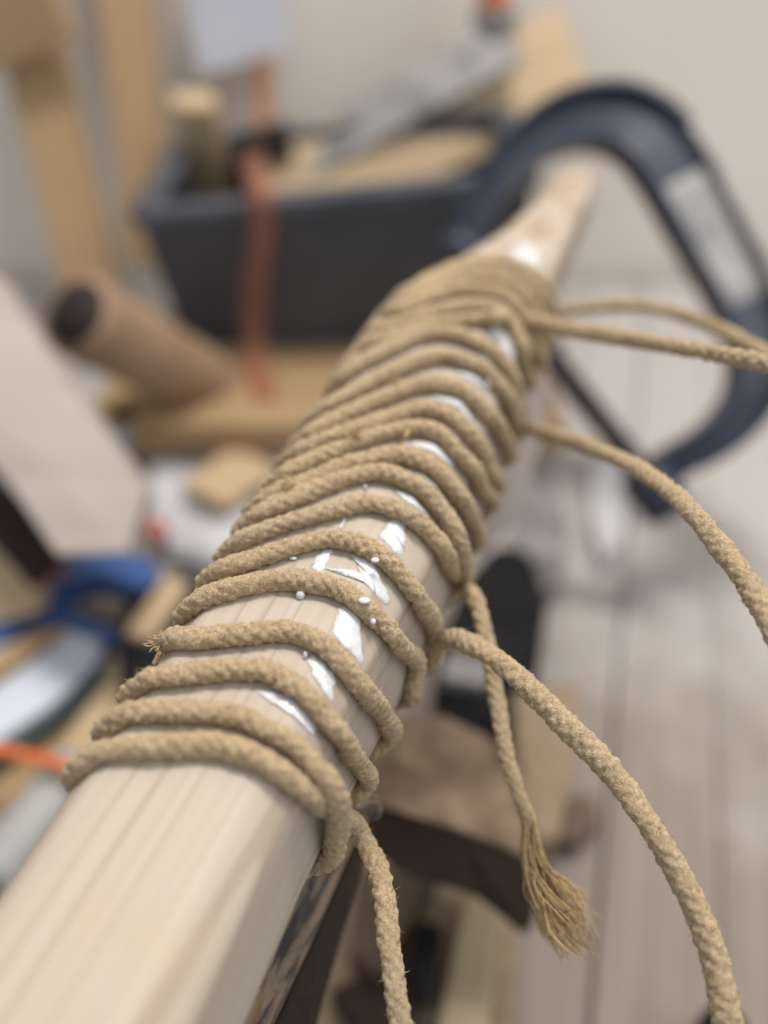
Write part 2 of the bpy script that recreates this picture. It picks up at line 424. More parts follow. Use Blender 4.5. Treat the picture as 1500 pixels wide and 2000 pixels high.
def wrap_pts(k):
    """control points (phi, s, lift), phi rising from the right underside over the top to the left"""
    raw = []
    for i, (x, y) in enumerate(W[k]):
        L, miss = cast(x, y, RR * .93 + LIFT.get(k, {}).get(i, 0))
        cx, cy = centre(L[2]); phi = math.degrees(math.atan2(L[1] - cy, L[0] - cx))
        if phi < -135: phi += 360
        raw.append([phi, float(L[2]), LIFT.get(k, {}).get(i, 0), miss, x, y])
    nu = 0 if k in (1, 15) else 2
    if k == 7 or k > 16: nu = 1
    hi = -20
    for i in range(nu, -1, -1):
        if i >= len(raw) or k in (1, 15): continue
        if i < nu or raw[i][3] > 0:
            phi, s, e = under_fit(raw[i][4], raw[i][5], raw[i + 1][1], hi=hi, lift=max(raw[i][2], 0))
            raw[i][0], raw[i][1] = phi, s; hi = phi - 7
            if VERB: print(k, i, 'under', round(phi), round(s * 1000), 'err', round(e, 1))
        else: hi = min(hi, raw[i][0] - 7)
    out = []
    for phi, s, lf, *_ in raw:
        if out and phi < out[-1][0] + 3.0: continue
        out.append((phi, s, lf))
    return out
VERB = False
def surf_path(order, pre=None, post=None):
    """order: wraps along the rope; pre/post: extra (phi, s) at start/end in absolute turns"""
    C = []
    if pre: C += pre
    for n_, k in enumerate(order):
        for (p_, s, lf) in wrap_pts(k):
            p_ += 360 * n_
            if C and p_ < C[-1][0] + 3: continue
            C.append((p_, s, lf))
    if post: C += [(p_ + 360 * len(order), s, lf) for (p_, s, lf) in post]
    C = np.array(C)
    # thin out, then smooth interpolation in phi
    ph_ = np.arange(C[0, 0], C[-1, 0], 1.5)
    D = np.stack([C[:, 0] * 1.0, C[:, 1], C[:, 2]], 1)
    out = []
    m_ = np.zeros((len(D), 2))
    for i in range(1, len(D) - 1):
        h0, h1 = D[i, 0] - D[i-1, 0], D[i+1, 0] - D[i, 0]
        d0, d1 = (D[i, 1:] - D[i-1, 1:]) / h0, (D[i+1, 1:] - D[i, 1:]) / h1
        m_[i] = (d0 * h1 + d1 * h0) / (h0 + h1)
        if h0 > 60 or h1 > 60: m_[i] = np.clip(m_[i], -6e-5, 6e-5)
    k = np.clip(np.searchsorted(D[:, 0], ph_, side='right') - 1, 0, len(D) - 2)
    h = D[k+1, 0] - D[k, 0]; t = ((ph_ - D[k, 0]) / h)[:, None]; h = h[:, None]
    Y = (2*t**3-3*t**2+1)*D[k, 1:] + (t**3-2*t**2+t)*h*m_[k] + (-2*t**3+3*t**2)*D[k+1, 1:] + (t**3-t**2)*h*m_[k+1]
    s = Y[:, 0]; lf = np.maximum(Y[:, 1], -.001)
    ker = np.ones(7) / 7
    s = np.convolve(np.pad(s, 3, 'edge'), ker, 'valid'); lf = np.convolve(np.pad(lf, 3, 'edge'), ker, 'valid')
    pr = np.radians(ph_); r = rad_at(pr, s, RR * .93)
    r = np.convolve(np.pad(r, 2, 'edge'), np.ones(5) / 5, 'valid') + lf
    r = r - .0013 * np.exp(-(((ph_ - 165 + 180) % 360 - 180) / 34.0) ** 2)      # pulled tight over the left corner
    cx, cy = centre(s)
    return to_w(np.stack([cx + r * np.cos(pr), cy + r * np.sin(pr), s], 1))

def braid_rope(name, pts, label, thin=None):
    P0, t = resample(pts, .00036)
    # light smoothing
    for _ in range(3):
        P0[1:-1] = .25 * P0[:-2] + .5 * P0[1:-1] + .25 * P0[2:]
    # irregular lay: slight wander
    T, Nn, B = frames(P0); n = len(P0); nr = 30
    th = np.arange(nr) / nr * 2 * math.pi
    tt = t[:, None] + 0 * th[None]; tw = VN(np.stack([t * 9, t * 0 + 3, t * 0], 1)) * .6 + t * 9
    TH = th[None] + tw[:, None]
    z = tt + .0006 * VN(np.stack([tt * 90, np.cos(th)[None] + 0 * tt, np.sin(th)[None] + 0 * tt], -1))
    a = 5 * TH / (2 * math.pi) + z / BP; b_ = 5 * TH / (2 * math.pi) - z / BP
    par = (np.floor(a) + np.floor(b_)) % 2
    fa, fb = a - np.floor(a), b_ - np.floor(b_)
    def prof(ac, al): return np.sin(math.pi * ac) ** .45 * (.60 + .40 * np.sin(math.pi * al))
    hgt = np.where(par < .5, prof(fa, fb), prof(fb, fa))
    thick = 1 + .08 * VN(np.stack([t * 70, t * 0, t * 0 + 9], 1)) + .045 * VN(np.stack([t * 260, t * 0, t * 0 + 5], 1))
    if thin: thick = thick * np.interp(t, thin[0], thin[1])
    pos0 = P0[:, None] + RR * (Nn[:, None] * np.cos(th)[None, :, None] + B[:, None] * np.sin(th)[None, :, None])
    wear = .5 + .5 * VN(pos0 * 110)                      # some stretches are fluffier and show less braid
    amp = .00086 * (.30 + .70 * wear)
    nz = VN(pos0 * 1000) * .00024 + VN(pos0 * 2200) * .00014 + VN(pos0 * 420) * .00024
    rad = (RR - .00035) * thick[:, None] + amp * (hgt - .35) * 1.15 + nz
    oval = 1 + .05 * np.cos(2 * (th[None] - VN(np.stack([t * 40, t * 0 + 1, t * 0], 1))[:, None] * 3))
    rad = rad * oval
    rad[0] *= .35; rad[-1] *= .35; rad[1] *= .8; rad[-2] *= .8
    Vt = P0[:, None] + rad[..., None] * (Nn[:, None] * np.cos(th)[None, :, None] + B[:, None] * np.sin(th)[None, :, None])
    o = P0.mean(0); co_ = (Vt - o).reshape(-1, 3)
    i = np.arange(n - 1)[:, None]; j = np.arange(nr)[None]; j2 = (j + 1) % nr
    quads = np.stack([i*nr+j, i*nr+j2, (i+1)*nr+j2, (i+1)*nr+j], -1).reshape(-1, 4)
    me = bpy.data.meshes.new(name); me.vertices.add(len(co_)); me.vertices.foreach_set('co', co_.ravel().astype(np.float32))
    nq = len(quads); me.loops.add(nq * 4); me.polygons.add(nq)
    me.loops.foreach_set('vertex_index', quads.ravel().astype(np.int32))
    me.polygons.foreach_set('loop_start', (np.arange(nq) * 4).astype(np.int32))
    me.polygons.foreach_set('loop_total', np.full(nq, 4, np.int32))
    me.update(calc_edges=True)
    at = me.attributes.new('fam', 'FLOAT', 'POINT'); at.data.foreach_set('value', par.ravel().astype(np.float32))
    at = me.attributes.new('hgt', 'FLOAT', 'POINT'); at.data.foreach_set('value', hgt.ravel().astype(np.float32))
    uvl = me.uv_layers.new(name='ab')
    U_, V_ = a.ravel()[quads].copy(), b_.ravel()[quads].copy()
    seam = (j2 == 0) + 0 * i; seam = seam.ravel().astype(bool)
    for c in (1, 2):
        U_[seam, c] += 5; V_[seam, c] += 5
    uvl.data.foreach_set('uv', np.stack([U_, V_], -1).ravel().astype(np.float32))
    smooth(me)
    ob = link(name, me, M_ROPE, None, Matrix.Translation(Vector(o.tolist())))
    tag(ob, label, "rope")
    # loose fibres
    L = t[-1]; nf = int(L * 11000)
    idx = rng.integers(4, n - 4, nf); ang = rng.random(nf) * 2 * math.pi; ji = (ang / (2 * math.pi) * nr).astype(int) % nr
    base = Vt[idx, ji]; nrm = Nn[idx] * np.cos(th[ji])[:, None] + B[idx] * np.sin(th[ji])[:, None]
    tang = T[idx]; side = np.cross(tang, nrm)
    ln = .0007 + .0021 * rng.random(nf) ** 3.0
    dr = tang * rng.normal(0, .9, (nf, 1)) + side * rng.normal(0, .8, (nf, 1)) + nrm * rng.uniform(.05, .6, (nf, 1))
    dr /= np.linalg.norm(dr, axis=1)[:, None]
    curl = rng.normal(0, .35, (nf, 3)) - nrm * .35
    p1 = base - nrm * .0002; p2 = base + dr * (ln * .5)[:, None]; p3 = p2 + (dr + curl) * (ln * .5)[:, None]
    wv = np.cross(dr, nrm); wv /= np.linalg.norm(wv, axis=1)[:, None] + 1e-9; wv *= (.000028 + .000034 * rng.random(nf))[:, None]
    FV = np.stack([p1 - wv, p1 + wv, p2 + wv, p2 - wv, p3], 1).reshape(-1, 3) - o
    k = np.arange(nf)[:, None] * 5
    ff = [tuple(x) for x in (k + np.array([[0, 1, 2, 3]])).tolist()] + [tuple(x) for x in (k + np.array([[3, 2, 4]])).tolist()]
    fm = bpy.data.meshes.new("loose_fibres"); fm.from_pydata(FV.tolist(), [], ff); fm.update()
    fo = link("loose_fibres", fm, M_FIB, ob, Matrix.Translation(Vector(o.tolist()))); fo['kind'] = 'stuff'
    return ob, P0
def free(pts):
    return [P(*p) for p in pts]
def join_path(parts):
    """parts: dense polylines / sparse free points in rope order -> one smooth path"""
    ctrl = []
    for kind_, q_ in parts:
        q_ = np.asarray(q_)
        if kind_ == 'dense': q_, _ = resample(q_, .0035)
        ctrl += list(q_)
    return catmull(np.array(ctrl), 10)
def surfZ(x, y, off=RR):
    L, _ = cast(x, y, off); return depth(to_w(L[None])[0])

# rope with the short plain tail, wraps 1-4, frayed end on the left
dA = surf_path([1, 2, 3, 4]); print("zA", depth(dA[0]))
zA = depth(dA[0])
tailA = free([(800,2080,.193),(782,2000,.194),(768,1900,.196),(757,1820,.199),(752,1750,.203),(735,1690,.209),(714,1648,.2135),(698,1616,.2145)])
ropeA, pA = braid_rope("rope", join_path([('free', tailA), ('dense', dA)]),
    "thick hemp rope lashed round the near end of the pole, short tail hanging straight down")
# second rope: wraps 5-6, long tail B arching to the lower right
w5 = wrap_pts(5); w6 = wrap_pts(6)
dB = surf_path([5, 6], pre=[(w5[0][0] - 70, w5[0][1] + .003, 0), (w5[0][0] - 30, w5[0][1] + .001, 0)],
               post=[(-62, cast(862, 1250, RR)[0][2] - .001, 0)])
tailB = free([(880,1249,.232),(910,1256,.225),(952,1276,.219),(1000,1312,.213),(1050,1360,.209),(1118,1428,.205),(1180,1492,.202),(1240,1568,.199),(1292,1650,.196),(1340,1735,.194),(1378,1820,.192),(1402,1900,.190),(1422,2000,.188),(1430,2080,.187)])
ropeB, pB = braid_rope("rope", join_path([('dense', dB), ('free', tailB)]),
    "hemp rope with two wide wraps and long tail arching to the bottom right edge", thin=([0, .36, .40, .47, .54], [1, 1.03, 1.08, 1.15, 1.22]))
print("lenB", np.linalg.norm(np.diff(pB, axis=0), axis=1).sum())
# third rope: tasselled tail C, wraps 7-12, tail D
post = [(-58, cast(1004, 845, RR)[0][2], 0)]
dC = surf_path([7, 8, 9, 10, 11, 12], post=post)
zC = depth(dC[0]); print("zC", zC)
tailC = free([(1034,1612,.226),(1027,1590,.226),(1012,1550,.227),(992,1485,.229),(978,1410,.232),(966,1335,.235),(953,1265,.238),(938,1200,.241),(924,1163,min(zC + .002, .244))])
tailD = free([(1022,839,.312),(1060,845,.300),(1105,856,.287),(1180,884,.262),(1250,917,.242),(1310,960,.226),(1362,1012,.212),(1412,1075,.203),(1458,1135,.196),(1492,1195,.191),(1530,1280,.186)])
ropeC, pC = braid_rope("rope", join_path([('free', tailC), ('dense', dC), ('free', tailD)]),
    "hemp rope wound over the pole's middle, one tail ending in a golden frayed tassel", thin=([0, .05, .09], [.84, .88, 1]))
# fourth rope: wraps 13-14, loop out to the right, wraps 15-20
w13 = wrap_pts(13)
dD1 = surf_path([13, 14], pre=[(w13[0][0] - 60, w13[0][1] + .004, 0), (w13[0][0] - 25, w13[0][1] + .002, 0)],
                post=[(-70, cast(1040, 640, RR)[0][2], 0)])
loop = free([(1085,618,.365),(1130,604,.36),(1200,597,.35),(1270,600,.34),(1345,619,.325),(1420,650,.31),(1500,692,.285),(1560,722,.262),(1590,735,.248),(1580,738,.238),(1500,712,.232),(1400,691,.242),(1300,673,.254),(1200,657,.268),(1100,641,.287),(1042,628,.306),(1000,621,.312)])
zz = surfZ(960, 621)
loop += free([(970, 619, min(.318, zz - .006))])
dD2 = surf_path([15, 16, 17, 18, 19, 20])
ropeD, pD = braid_rope("rope", join_path([('dense', dD1), ('free', loop), ('dense', dD2)]),
    "blurred hemp rope on the pole's far end with a slack loop reaching the right edge")

# golden tassel at the end of tail C
tip = P(1034, 1612, .226); zT = .226
collar = [P(1022, 1575, .2245), P(1036, 1622, .2265)]
def yarn(root, ctrl, r0):
    pts = catmull(np.array([root] + ctrl), 8)
    return tube_me("strand", pts, r0, 5, .0016, lambda t: r0 * (1.0 if t < .8 else (1 - (t - .8) * 3.2)))
for k in range(96):
    a = rng.random(); d = rng.normal(0, .0022)
    e = .0017 * math.sqrt(rng.random()); an = rng.random() * 6.28
    root = P(1032 + 9 * (a - .5) * 2 + rng.normal(0, 1.5), 1598 + rng.normal(0, 9), .226 + .0015 * math.sin(an))
    Lk = rng.uniform(.62, 1.0) if rng.random() < .75 else rng.uniform(.4, .65)
    c1 = P(1034 + (a * 46 - 12) + rng.normal(0, 3), 1600 + 85, .226 + d)
    c2 = P(1050 + (a * 78 - 14) + rng.normal(0, 8), 1600 + 85 + 75 * Lk, .226 + d * 2.2)
    c3 = P(1080 + (a * 76 - 18) + rng.normal(0, 11), 1600 + 85 + 138 * Lk, .225 + d * 2.6)
    c4 = P(1112 + (a * 66 - 12) * (1.1 - .4 * Lk) + rng.normal(0, 12), 1600 + 85 + 195 * Lk, .224 + d * 2.6)
    if a > .8 and Lk > .8: c4 = P(1160 + rng.normal(0, 9), 1862 + rng.normal(0, 10), .223)
    mids = [c1, c2, c3, c4]
    me = yarn(root, mids, .00017 + .00015 * rng.random())
    link("strand", me, M_TASSEL, ropeC)

for (tx, ty, tn, tl) in ((692, 852, 26, .0045), (772, 742, 18, .004), (560, 948, 10, .003)):
    L_, _ = cast(tx, ty, RR * 1.9); p0 = to_w(L_[None])[0]
    for k in range(tn):
        dr = norm(rng.normal(0, 1, 3) + V * .5 - CY * .3); ln = tl * rng.uniform(.3, 1)
        pts = [p0 + rng.normal(0, .0009, 3), p0 + dr * ln * .5, p0 + dr * ln + rng.normal(0, .0008, 3)]
        link("loose_tuft_strand", tube_me("loose_tuft_strand", catmull(np.array(pts), 4), .00015, 4), M_TASSEL, ropeC)
cu = catmull(np.array([to_w(cast(x, y, RR * o)[0][None])[0] for x, y, o in ((798, 838, 2.0), (794, 850, 2.2), (786, 862, 1.4), (777, 868, .6))]), 6)
link("loose_tuft_strand", tube_me("loose_tuft_strand", cu, .0005, 6), M_TASSEL, ropeC)

# frayed end of rope A at the left silhouette
fe = pA[-1]; fd = norm(pA[-1] - pA[-12])
for k in range(60):
    dr = norm(fd * rng.uniform(.3, 1) + CX * rng.normal(-.25, .5) + CY * rng.normal(-.25, .6) + CZ * rng.normal(0, .4))
    b0 = fe + rng.normal(0, .0012, 3) - fd * rng.uniform(0, .003); ln = rng.uniform(.0015, .0045)
    pts = [b0, b0 + dr * ln * .5, b0 + dr * ln + rng.normal(0, .0006, 3)]
    link("frayed_strand", tube_me("frayed_strand", catmull(np.array(pts), 4), .00025, 5, None, lambda t: .00028 * (1 - .6 * t)), M_FIB, ropeA)
link("frayed_strand", tube_me("frayed_strand", catmull(np.array([P(326,1262,.2135),P(316,1272,.2115),P(308,1286,.2110),P(301,1298,.2108)]), 6), .0008, 8, None, lambda t: .0009 - .0004 * abs(t - .4)), M_FIB, ropeA)
link("frayed_strand", tube_me("frayed_strand", catmull(np.array([P(340,1248,.2095),P(345,1258,.2085),P(348,1270,.2085),P(351,1274,.209)]), 6), .0003, 6), M_FIB, ropeA)

# ------------------------------------------------------------------ glue
def smear(poly, th=.0009, name="glue_smear", nr=9, nth=44, parent=None):
    poly = np.array(poly, float); c = poly.mean(0)
    cl = np.vstack([poly, poly[:1]]); seg = np.linalg.norm(np.diff(cl, axis=0), axis=1); Ls = np.concatenate([[0], np.cumsum(seg)])
    t = np.linspace(0, Ls[-1], nth, endpoint=False)
    ring = np.stack([np.interp(t, Ls, cl[:, k]) for k in range(2)], 1)
    ring = .25 * np.roll(ring, 1, 0) + .5 * ring + .25 * np.roll(ring, -1, 0)
    ring = c + (ring - c) * (1.20 + .20 * VN(np.stack([t * .06, t * 0 + c[0], t * 0], 1))[:, None])
    ring += rng.normal(0, 1.0, ring.shape)
    V_ = []; f_ = []
    for i in range(nr + 1):
        rho = i / nr
        if i == 0: pts = [c]
        else: pts = c + (ring - c) * rho
        for p_ in pts:
            L, _ = cast(p_[0], p_[1], 0.0)
            h = th * max(0, 1 - rho ** 3.2) ** .55 - (.0002 if i == nr else 0) + .00022 * VN(np.array([p_[0] * .06, p_[1] * .06, 3.3])) * (1 - rho)
            cx, cy = centre(L[2]); e = .0004
            g = np.array([field(L[0]+e, L[1], L[2]) - field(L[0]-e, L[1], L[2]), field(L[0], L[1]+e, L[2]) - field(L[0], L[1]-e, L[2])])
            g = g / (np.linalg.norm(g) + 1e-9)
            V_.append([L[0] + g[0] * h, L[1] + g[1] * h, L[2]])
    for j in range(nth):
        f_.append((0, 1 + j, 1 + (j + 1) % nth))
        for i in range(nr - 1):
            a, b2 = 1 + i * nth, 1 + (i + 1) * nth
            f_.append((a + j, b2 + j, b2 + (j + 1) % nth, a + (j + 1) % nth))
    me = mesh(name, V_, f_); at = me.attributes.new('thin', 'FLOAT', 'POINT')
    at.data.foreach_set('value', np.array([0.0] + [i / nr for i in range(1, nr + 1) for _ in range(nth)], np.float32) ** 2)
    return link(name, me, M_GLUE, pole, pole.matrix_world.copy())
SM = [
 [(505,1352),(545,1352),(575,1370),(600,1395),(618,1430),(612,1440),(590,1418),(560,1392),(522,1370)],
 [(612,1282),(632,1290),(646,1312),(652,1335),(646,1362),(630,1350),(612,1322),(603,1300)],
 [(662,1192),(682,1188),(698,1200),(704,1240),(704,1288),(692,1284),(672,1262),(654,1240),(650,1228),(658,1208)],
 [(606,1112),(616,1090),(632,1078),(650,1074),(642,1092),(634,1112),(620,1120)],
 [(690,1088),(715,1090),(728,1100),(740,1125),(752,1155),(760,1186),(745,1174),(722,1150),(704,1128),(700,1108)],
 [(632,1112),(660,1112),(700,1118),(712,1138),(690,1132),(660,1122)],
 [(760,1014),(775,1010),(790,1022),(789,1048),(784,1084),(768,1074),(750,1058),(744,1048),(752,1030)],
 [(668,1012),(676,1008),(675,1020),(668,1034),(662,1036),(668,1024)],
 [(774,958),(790,960),(808,975),(826,996),(832,1008),(812,994),(790,978),(772,966)],
 [(800,868),(822,862),(846,868),(868,884),(886,908),(880,914),(860,898),(838,880),(812,876)],
 [(800,918),(825,926),(850,946),(864,972),(850,962),(826,940)],
 [(872,838),(892,846),(910,868),(900,862),(882,848)],
 [(848,776),(880,775),(902,784),(918,806),(926,828),(914,822),(900,802),(880,788),(852,784)],
 [(892,730),(920,730),(940,742),(952,766),(944,764),(928,748),(906,740)],
 [(938,688),(952,698),(966,716),(956,714),(942,700)],
 [(955,648),(975,644),(990,660),(1000,690),(1006,724),(994,700),(976,672),(958,660)],
 [(930,592),(965,584),(992,594),(1004,614),(990,610),(964,600)],
 [(1000,492),(1030,478),(1050,490),(1056,520),(1046,548),(1028,540),(1008,520)],
 [(896,820),(912,826),(924,846),(914,842),(900,830)],
]
for i, s_ in enumerate(SM): smear(s_, .0007 if i < 17 else .0013)
def drop(px, py, r, off, parent, name="glue_drop", sq=(1, 1.15)):
    L, _ = cast(px, py, off); p = to_w(L[None])[0]
    bm = bmesh.new(); bmesh.ops.create_icosphere(bm, subdivisions=3, radius=r)
    for v in bm.verts: v.co.x *= sq[0]; v.co.z *= sq[1]; v.co += v.co * float(VN(np.array(v.co) * 700 + px)) * .12
    me = bpy.data.meshes.new(name); bm.to_mesh(me); bm.free(); smooth(me)
    link(name, me, M_GLUE, parent, Matrix.Translation(Vector(p.tolist())))
drop(587, 1162, .0011, .0009, pole); drop(596, 1280, .0007, .0008, pole, sq=(.8, 1.6))
drop(733, 1094, .0008, RR * 1.65, ropeB, sq=(1.3, .8)); drop(712, 1173, .0009, RR * 1.92, ropeB, sq=(1.5, .7)); drop(729, 1214, .0007, RR * 1.5, ropeB)
drop(713, 952, .0006, .0010, pole, sq=(.8, 1.6)); drop(572, 1090, .0006, .0008, pole, sq=(1.6, .7))
drop(953, 752, .0009, RR * 2.0, ropeD, sq=(.6, 2.2)); 

# ------------------------------------------------------------------ surroundings
ZB = CAM[2] - .45      # bench top
YW = .98               # wall
W_TAN = wood_mat("tan_wood", (.30, .19, .095), (.42, .29, .16), (.52, .38, .22))
W_PINE = wood_mat("pine_wood", (.42, .30, .17), (.56, .42, .26), (.64, .51, .34))
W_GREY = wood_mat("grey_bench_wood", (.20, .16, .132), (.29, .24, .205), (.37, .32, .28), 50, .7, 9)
W_PALE = wood_mat("limewashed_board", (.34, .28, .245), (.42, .36, .32), (.49, .435, .395), 40, .6, 8)
W_TAN2 = wood_mat("dusty_tan_wood", (.20, .145, .09), (.30, .22, .14), (.38, .29, .19))
W_PINE2 = wood_mat("dusty_pine_wood", (.32, .24, .15), (.42, .33, .21), (.48, .39, .27))
W_DARK2 = wood_mat("brown_wood", (.08, .05, .035), (.14, .095, .065), (.20, .14, .10), 70, .6)
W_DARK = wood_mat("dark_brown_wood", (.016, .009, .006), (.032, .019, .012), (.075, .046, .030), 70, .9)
m_wall = simple_mat("plaster_wall", (.74, .675, .60), (.79, .725, .645), 4, .9, bump=.05)
m_black = simple_mat("black_plastic", (.008, .008, .009), (.018, .017, .018), 30, .85, spec=.15)
m_crate = simple_mat("charcoal_plastic", (.048, .055, .068), (.075, .084, .100), 14, .5)
m_navy = simple_mat("navy_enamel", (.022, .028, .048), (.045, .054, .078), 20, .35, bump=.05)
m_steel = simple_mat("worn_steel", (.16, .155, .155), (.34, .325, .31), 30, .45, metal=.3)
m_dsteel = simple_mat("dark_screw_steel", (.045, .04, .04), (.10, .085, .08), 90, .4, metal=.5)
m_blue = simple_mat("blue_plastic", (.035, .085, .24), (.055, .13, .33), 25, .4, bump=.03)
m_white = simple_mat("white_paper", (.62, .64, .70), (.72, .74, .79), 12, .7, bump=.05)
m_whiteb = simple_mat("white_melamine", (.56, .60, .69), (.66, .69, .76), 10, .5, bump=.03)
m_orange = simple_mat("orange_cord_rubber", (.62, .13, .03), (.75, .19, .05), 40, .5, bump=.05)
m_card = simple_mat("brown_cardboard", (.26, .165, .10), (.36, .25, .16), 20, .85)
m_sheet = simple_mat("dusty_plastic_sheet", (.42, .41, .42), (.62, .62, .64), 14, .4, bump=.3)
m_film = simple_mat("dusty_plastic_film", (.46, .45, .46), (.66, .66, .68), 9, .35, bump=.1)
_nt = m_film.node_tree; _b = [x for x in _nt.nodes if x.type == 'BSDF_PRINCIPLED'][0]; _o = [x for x in _nt.nodes if x.type == 'OUTPUT_MATERIAL'][0]
_t = _nt.nodes.new('ShaderNodeBsdfTransparent'); _x = _nt.nodes.new('ShaderNodeMixShader'); _x.inputs[0].default_value = .42
_nt.links.new(_t.outputs[0], _x.inputs[1]); _nt.links.new(_b.outputs[0], _x.inputs[2]); _nt.links.new(_x.outputs[0], _o.inputs[0])
m_tissue = simple_mat("dull_white_tissue", (.42, .41, .41), (.50, .495, .50), 14, .8)
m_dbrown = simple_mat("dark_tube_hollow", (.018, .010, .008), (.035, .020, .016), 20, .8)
m_rust = simple_mat("weathered_brown_wood", (.075, .045, .028), (.34, .245, .165), 42, .9, (1, 1, 1), .6, lo=.30, hi=.70, detail=9)
m_green = simple_mat("dark_green_edge", (.02, .045, .045), (.04, .07, .07), 20, .5)
m_floor = simple_mat("concrete_floor", (.20, .185, .17), (.27, .25, .235), 6, .9)
m_lblue = simple_mat("light_blue_plastic", (.20, .36, .58), (.28, .45, .66), 20, .4)
m_red = simple_mat("red_plastic", (.45, .12, .10), (.55, .17, .14), 20, .5)
m_gtube = simple_mat("grey_pvc", (.30, .31, .29), (.38, .385, .36), 20, .5)

def plane_box(name, lo, hi, mat, kind='structure'):
    lo, hi = np.array(lo, float), np.array(hi, float); c = (lo + hi) / 2; d = (hi - lo) / 2
    v = [(x*d[0], y*d[1], z*d[2]) for x in (-1, 1) for y in (-1, 1) for z in (-1, 1)]
    f = [(0,1,3,2),(4,6,7,5),(0,4,5,1),(2,3,7,6),(0,2,6,4),(1,5,7,3)]
    o = link(name, mesh(name, v, f, False), mat, None, Matrix.Translation(Vector(c.tolist())))
    if kind: o['kind'] = kind
    return o
plane_box("wall", (-3, YW, 0), (3, YW + .12, 3.0), m_wall)
plane_box("floor", (-3, -2.5, -.1), (3, YW, 0), m_floor)

# workbench of planks running away from the camera on the right, pale boards
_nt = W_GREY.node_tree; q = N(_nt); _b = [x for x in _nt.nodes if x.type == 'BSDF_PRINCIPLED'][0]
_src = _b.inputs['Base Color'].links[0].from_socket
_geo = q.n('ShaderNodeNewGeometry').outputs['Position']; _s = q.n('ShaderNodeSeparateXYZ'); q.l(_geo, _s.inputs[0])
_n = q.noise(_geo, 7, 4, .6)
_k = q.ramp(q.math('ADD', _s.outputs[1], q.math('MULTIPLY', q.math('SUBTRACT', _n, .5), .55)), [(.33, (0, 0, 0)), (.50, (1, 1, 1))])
q.l(q.mix(q.math('MULTIPLY', _k, .72), _src, (.50, .475, .455)), _b.inputs['Base Color'])  # mixes a paler grey into the planks towards the wall, broken by noise
bench = empty("workbench", (0, .45, 0), "grey-brown slatted workbench under everything, its worn planks running to the wall", "workbench")
dirb = norm(G(1290, 1400, ZB) - G(1275, 1950, ZB)); perp = np.array([dirb[1], -dirb[0], 0])
base = G(1290, 1700, ZB)
for k in range(-13, 8):
    c = base + perp * (.062 * k); 
    t1 = (YW - .02 - c[1]) / dirb[1]; t0 = (-.12 - c[1]) / dirb[1]
    dz = float(rng.uniform(-.003, .003))
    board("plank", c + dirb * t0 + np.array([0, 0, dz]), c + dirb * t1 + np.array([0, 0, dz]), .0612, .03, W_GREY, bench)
for x in (-.8, .6):
    for y in (.0, .85):
        board("leg", (x, y, ZB - .034), (x, y, 0.0), .07, .07, W_TAN, bench, up=(0, 1, 0))

# leaning laths and paper on the wall
def wallpt(px, py, d=0): return WALL(px, py, YW - d)
t = board("leaning_lath", wallpt(215, -260, .03), wallpt(292, 520, .16), .048, .02, W_TAN, up=(0, -1, .1))
tag(t, "narrow tan lath leaning on the wall, the one nearer the white paper", "lath", "laths leaning on the wall")
t = board("leaning_lath", wallpt(-10, -180, .03), wallpt(205, 700, .22), .056, .022, W_TAN, up=(0, -1, .1))
tag(t, "tan lath leaning on the wall in the upper left, above the dark tube end", "lath", "laths leaning on the wall")
t = board("wooden_offcut", wallpt(-30, -60, .12), wallpt(60, 110, .12), .09, .02, W_TAN, up=(0, -1, .1))
tag(t, "short tan wood offcut fixed in the very top left corner", "offcut")
# white paper block
pp = [wallpt(350, -80, .05), wallpt(545, -80, .05), wallpt(560, 108, .05), wallpt(385, 150, .05)]
t = prism("paper_sheet", pp, (0, .03, 0), m_white); tag(t, "white paper pad hanging on the wall above the black crate", "paper")

# crate
def quadbox(name, lo4, hi4, mat, parent=None, bev=.003):
    v = list(lo4) + list(hi4); c = sum(np.asarray(x) for x in v) / 8
    f = [(3,2,1,0),(4,5,6,7)] + [(i, (i+1) % 4, (i+1) % 4 + 4, i + 4) for i in range(4)]
    me = mesh(name, [np.asarray(x) - c for x in v], f, False); bevel_me(me, bev)
    return link(name, me, mat, parent, Matrix.Translation(Vector(c.tolist())))
# plank shelf under the crate
zc = ZB + .06
shelf = board("wooden_plank", G(210, 742, zc), G(1080, 742, zc), .14, .03, W_TAN)
tag(shelf, "tan wooden plank lying flat in front of and below the black crate", "plank")
fl, fr = G(372, 672, zc), G(985, 660, zc)
up = np.array([0, 0, 1.0]); back = np.array([0, 1.0, 0])
crate = empty("plastic_crate", (fl + fr) / 2, "open charcoal plastic crate holding tools, standing against the wall", "crate")
def topz(px, py, y): return WALL(px, py, y)
tl, tr = WALL(280, 418, fl[1] - .03), WALL(1030, 345, fr[1] - .03)
D = .16; th = .006
def wallp(a, b, c_, d_, name):
    a, b, c_, d_ = map(np.asarray, (a, b, c_, d_)); n_ = norm(np.cross(b - a, d_ - a)) * th
    return prism(name, [a, b, c_, d_], n_, m_crate, crate, .002)
bl, br = fl + back * D * .8, fr + back * D * .8; tbl, tbr = tl + back * (D + .02), tr + back * (D + .02)
tbl[2] = tl[2]; tbr[2] = tr[2]
wallp(fl, fr, tr, tl, "front_panel"); wallp(br, bl, tbl, tbr, "back_panel")
wallp(bl, fl, tl, tbl, "side_panel"); wallp(fr, br, tbr, tr, "side_panel")
wallp(fl + up*.004, bl + up*.004, br + up*.004, fr + up*.004, "bottom")
for a, b_ in ((tl, tr), (tbl, tbr), (tl, tbl), (tr, tbr)):
    board("rim", a + up * .004, b_ + up * .004, .022, .014, m_crate, crate)
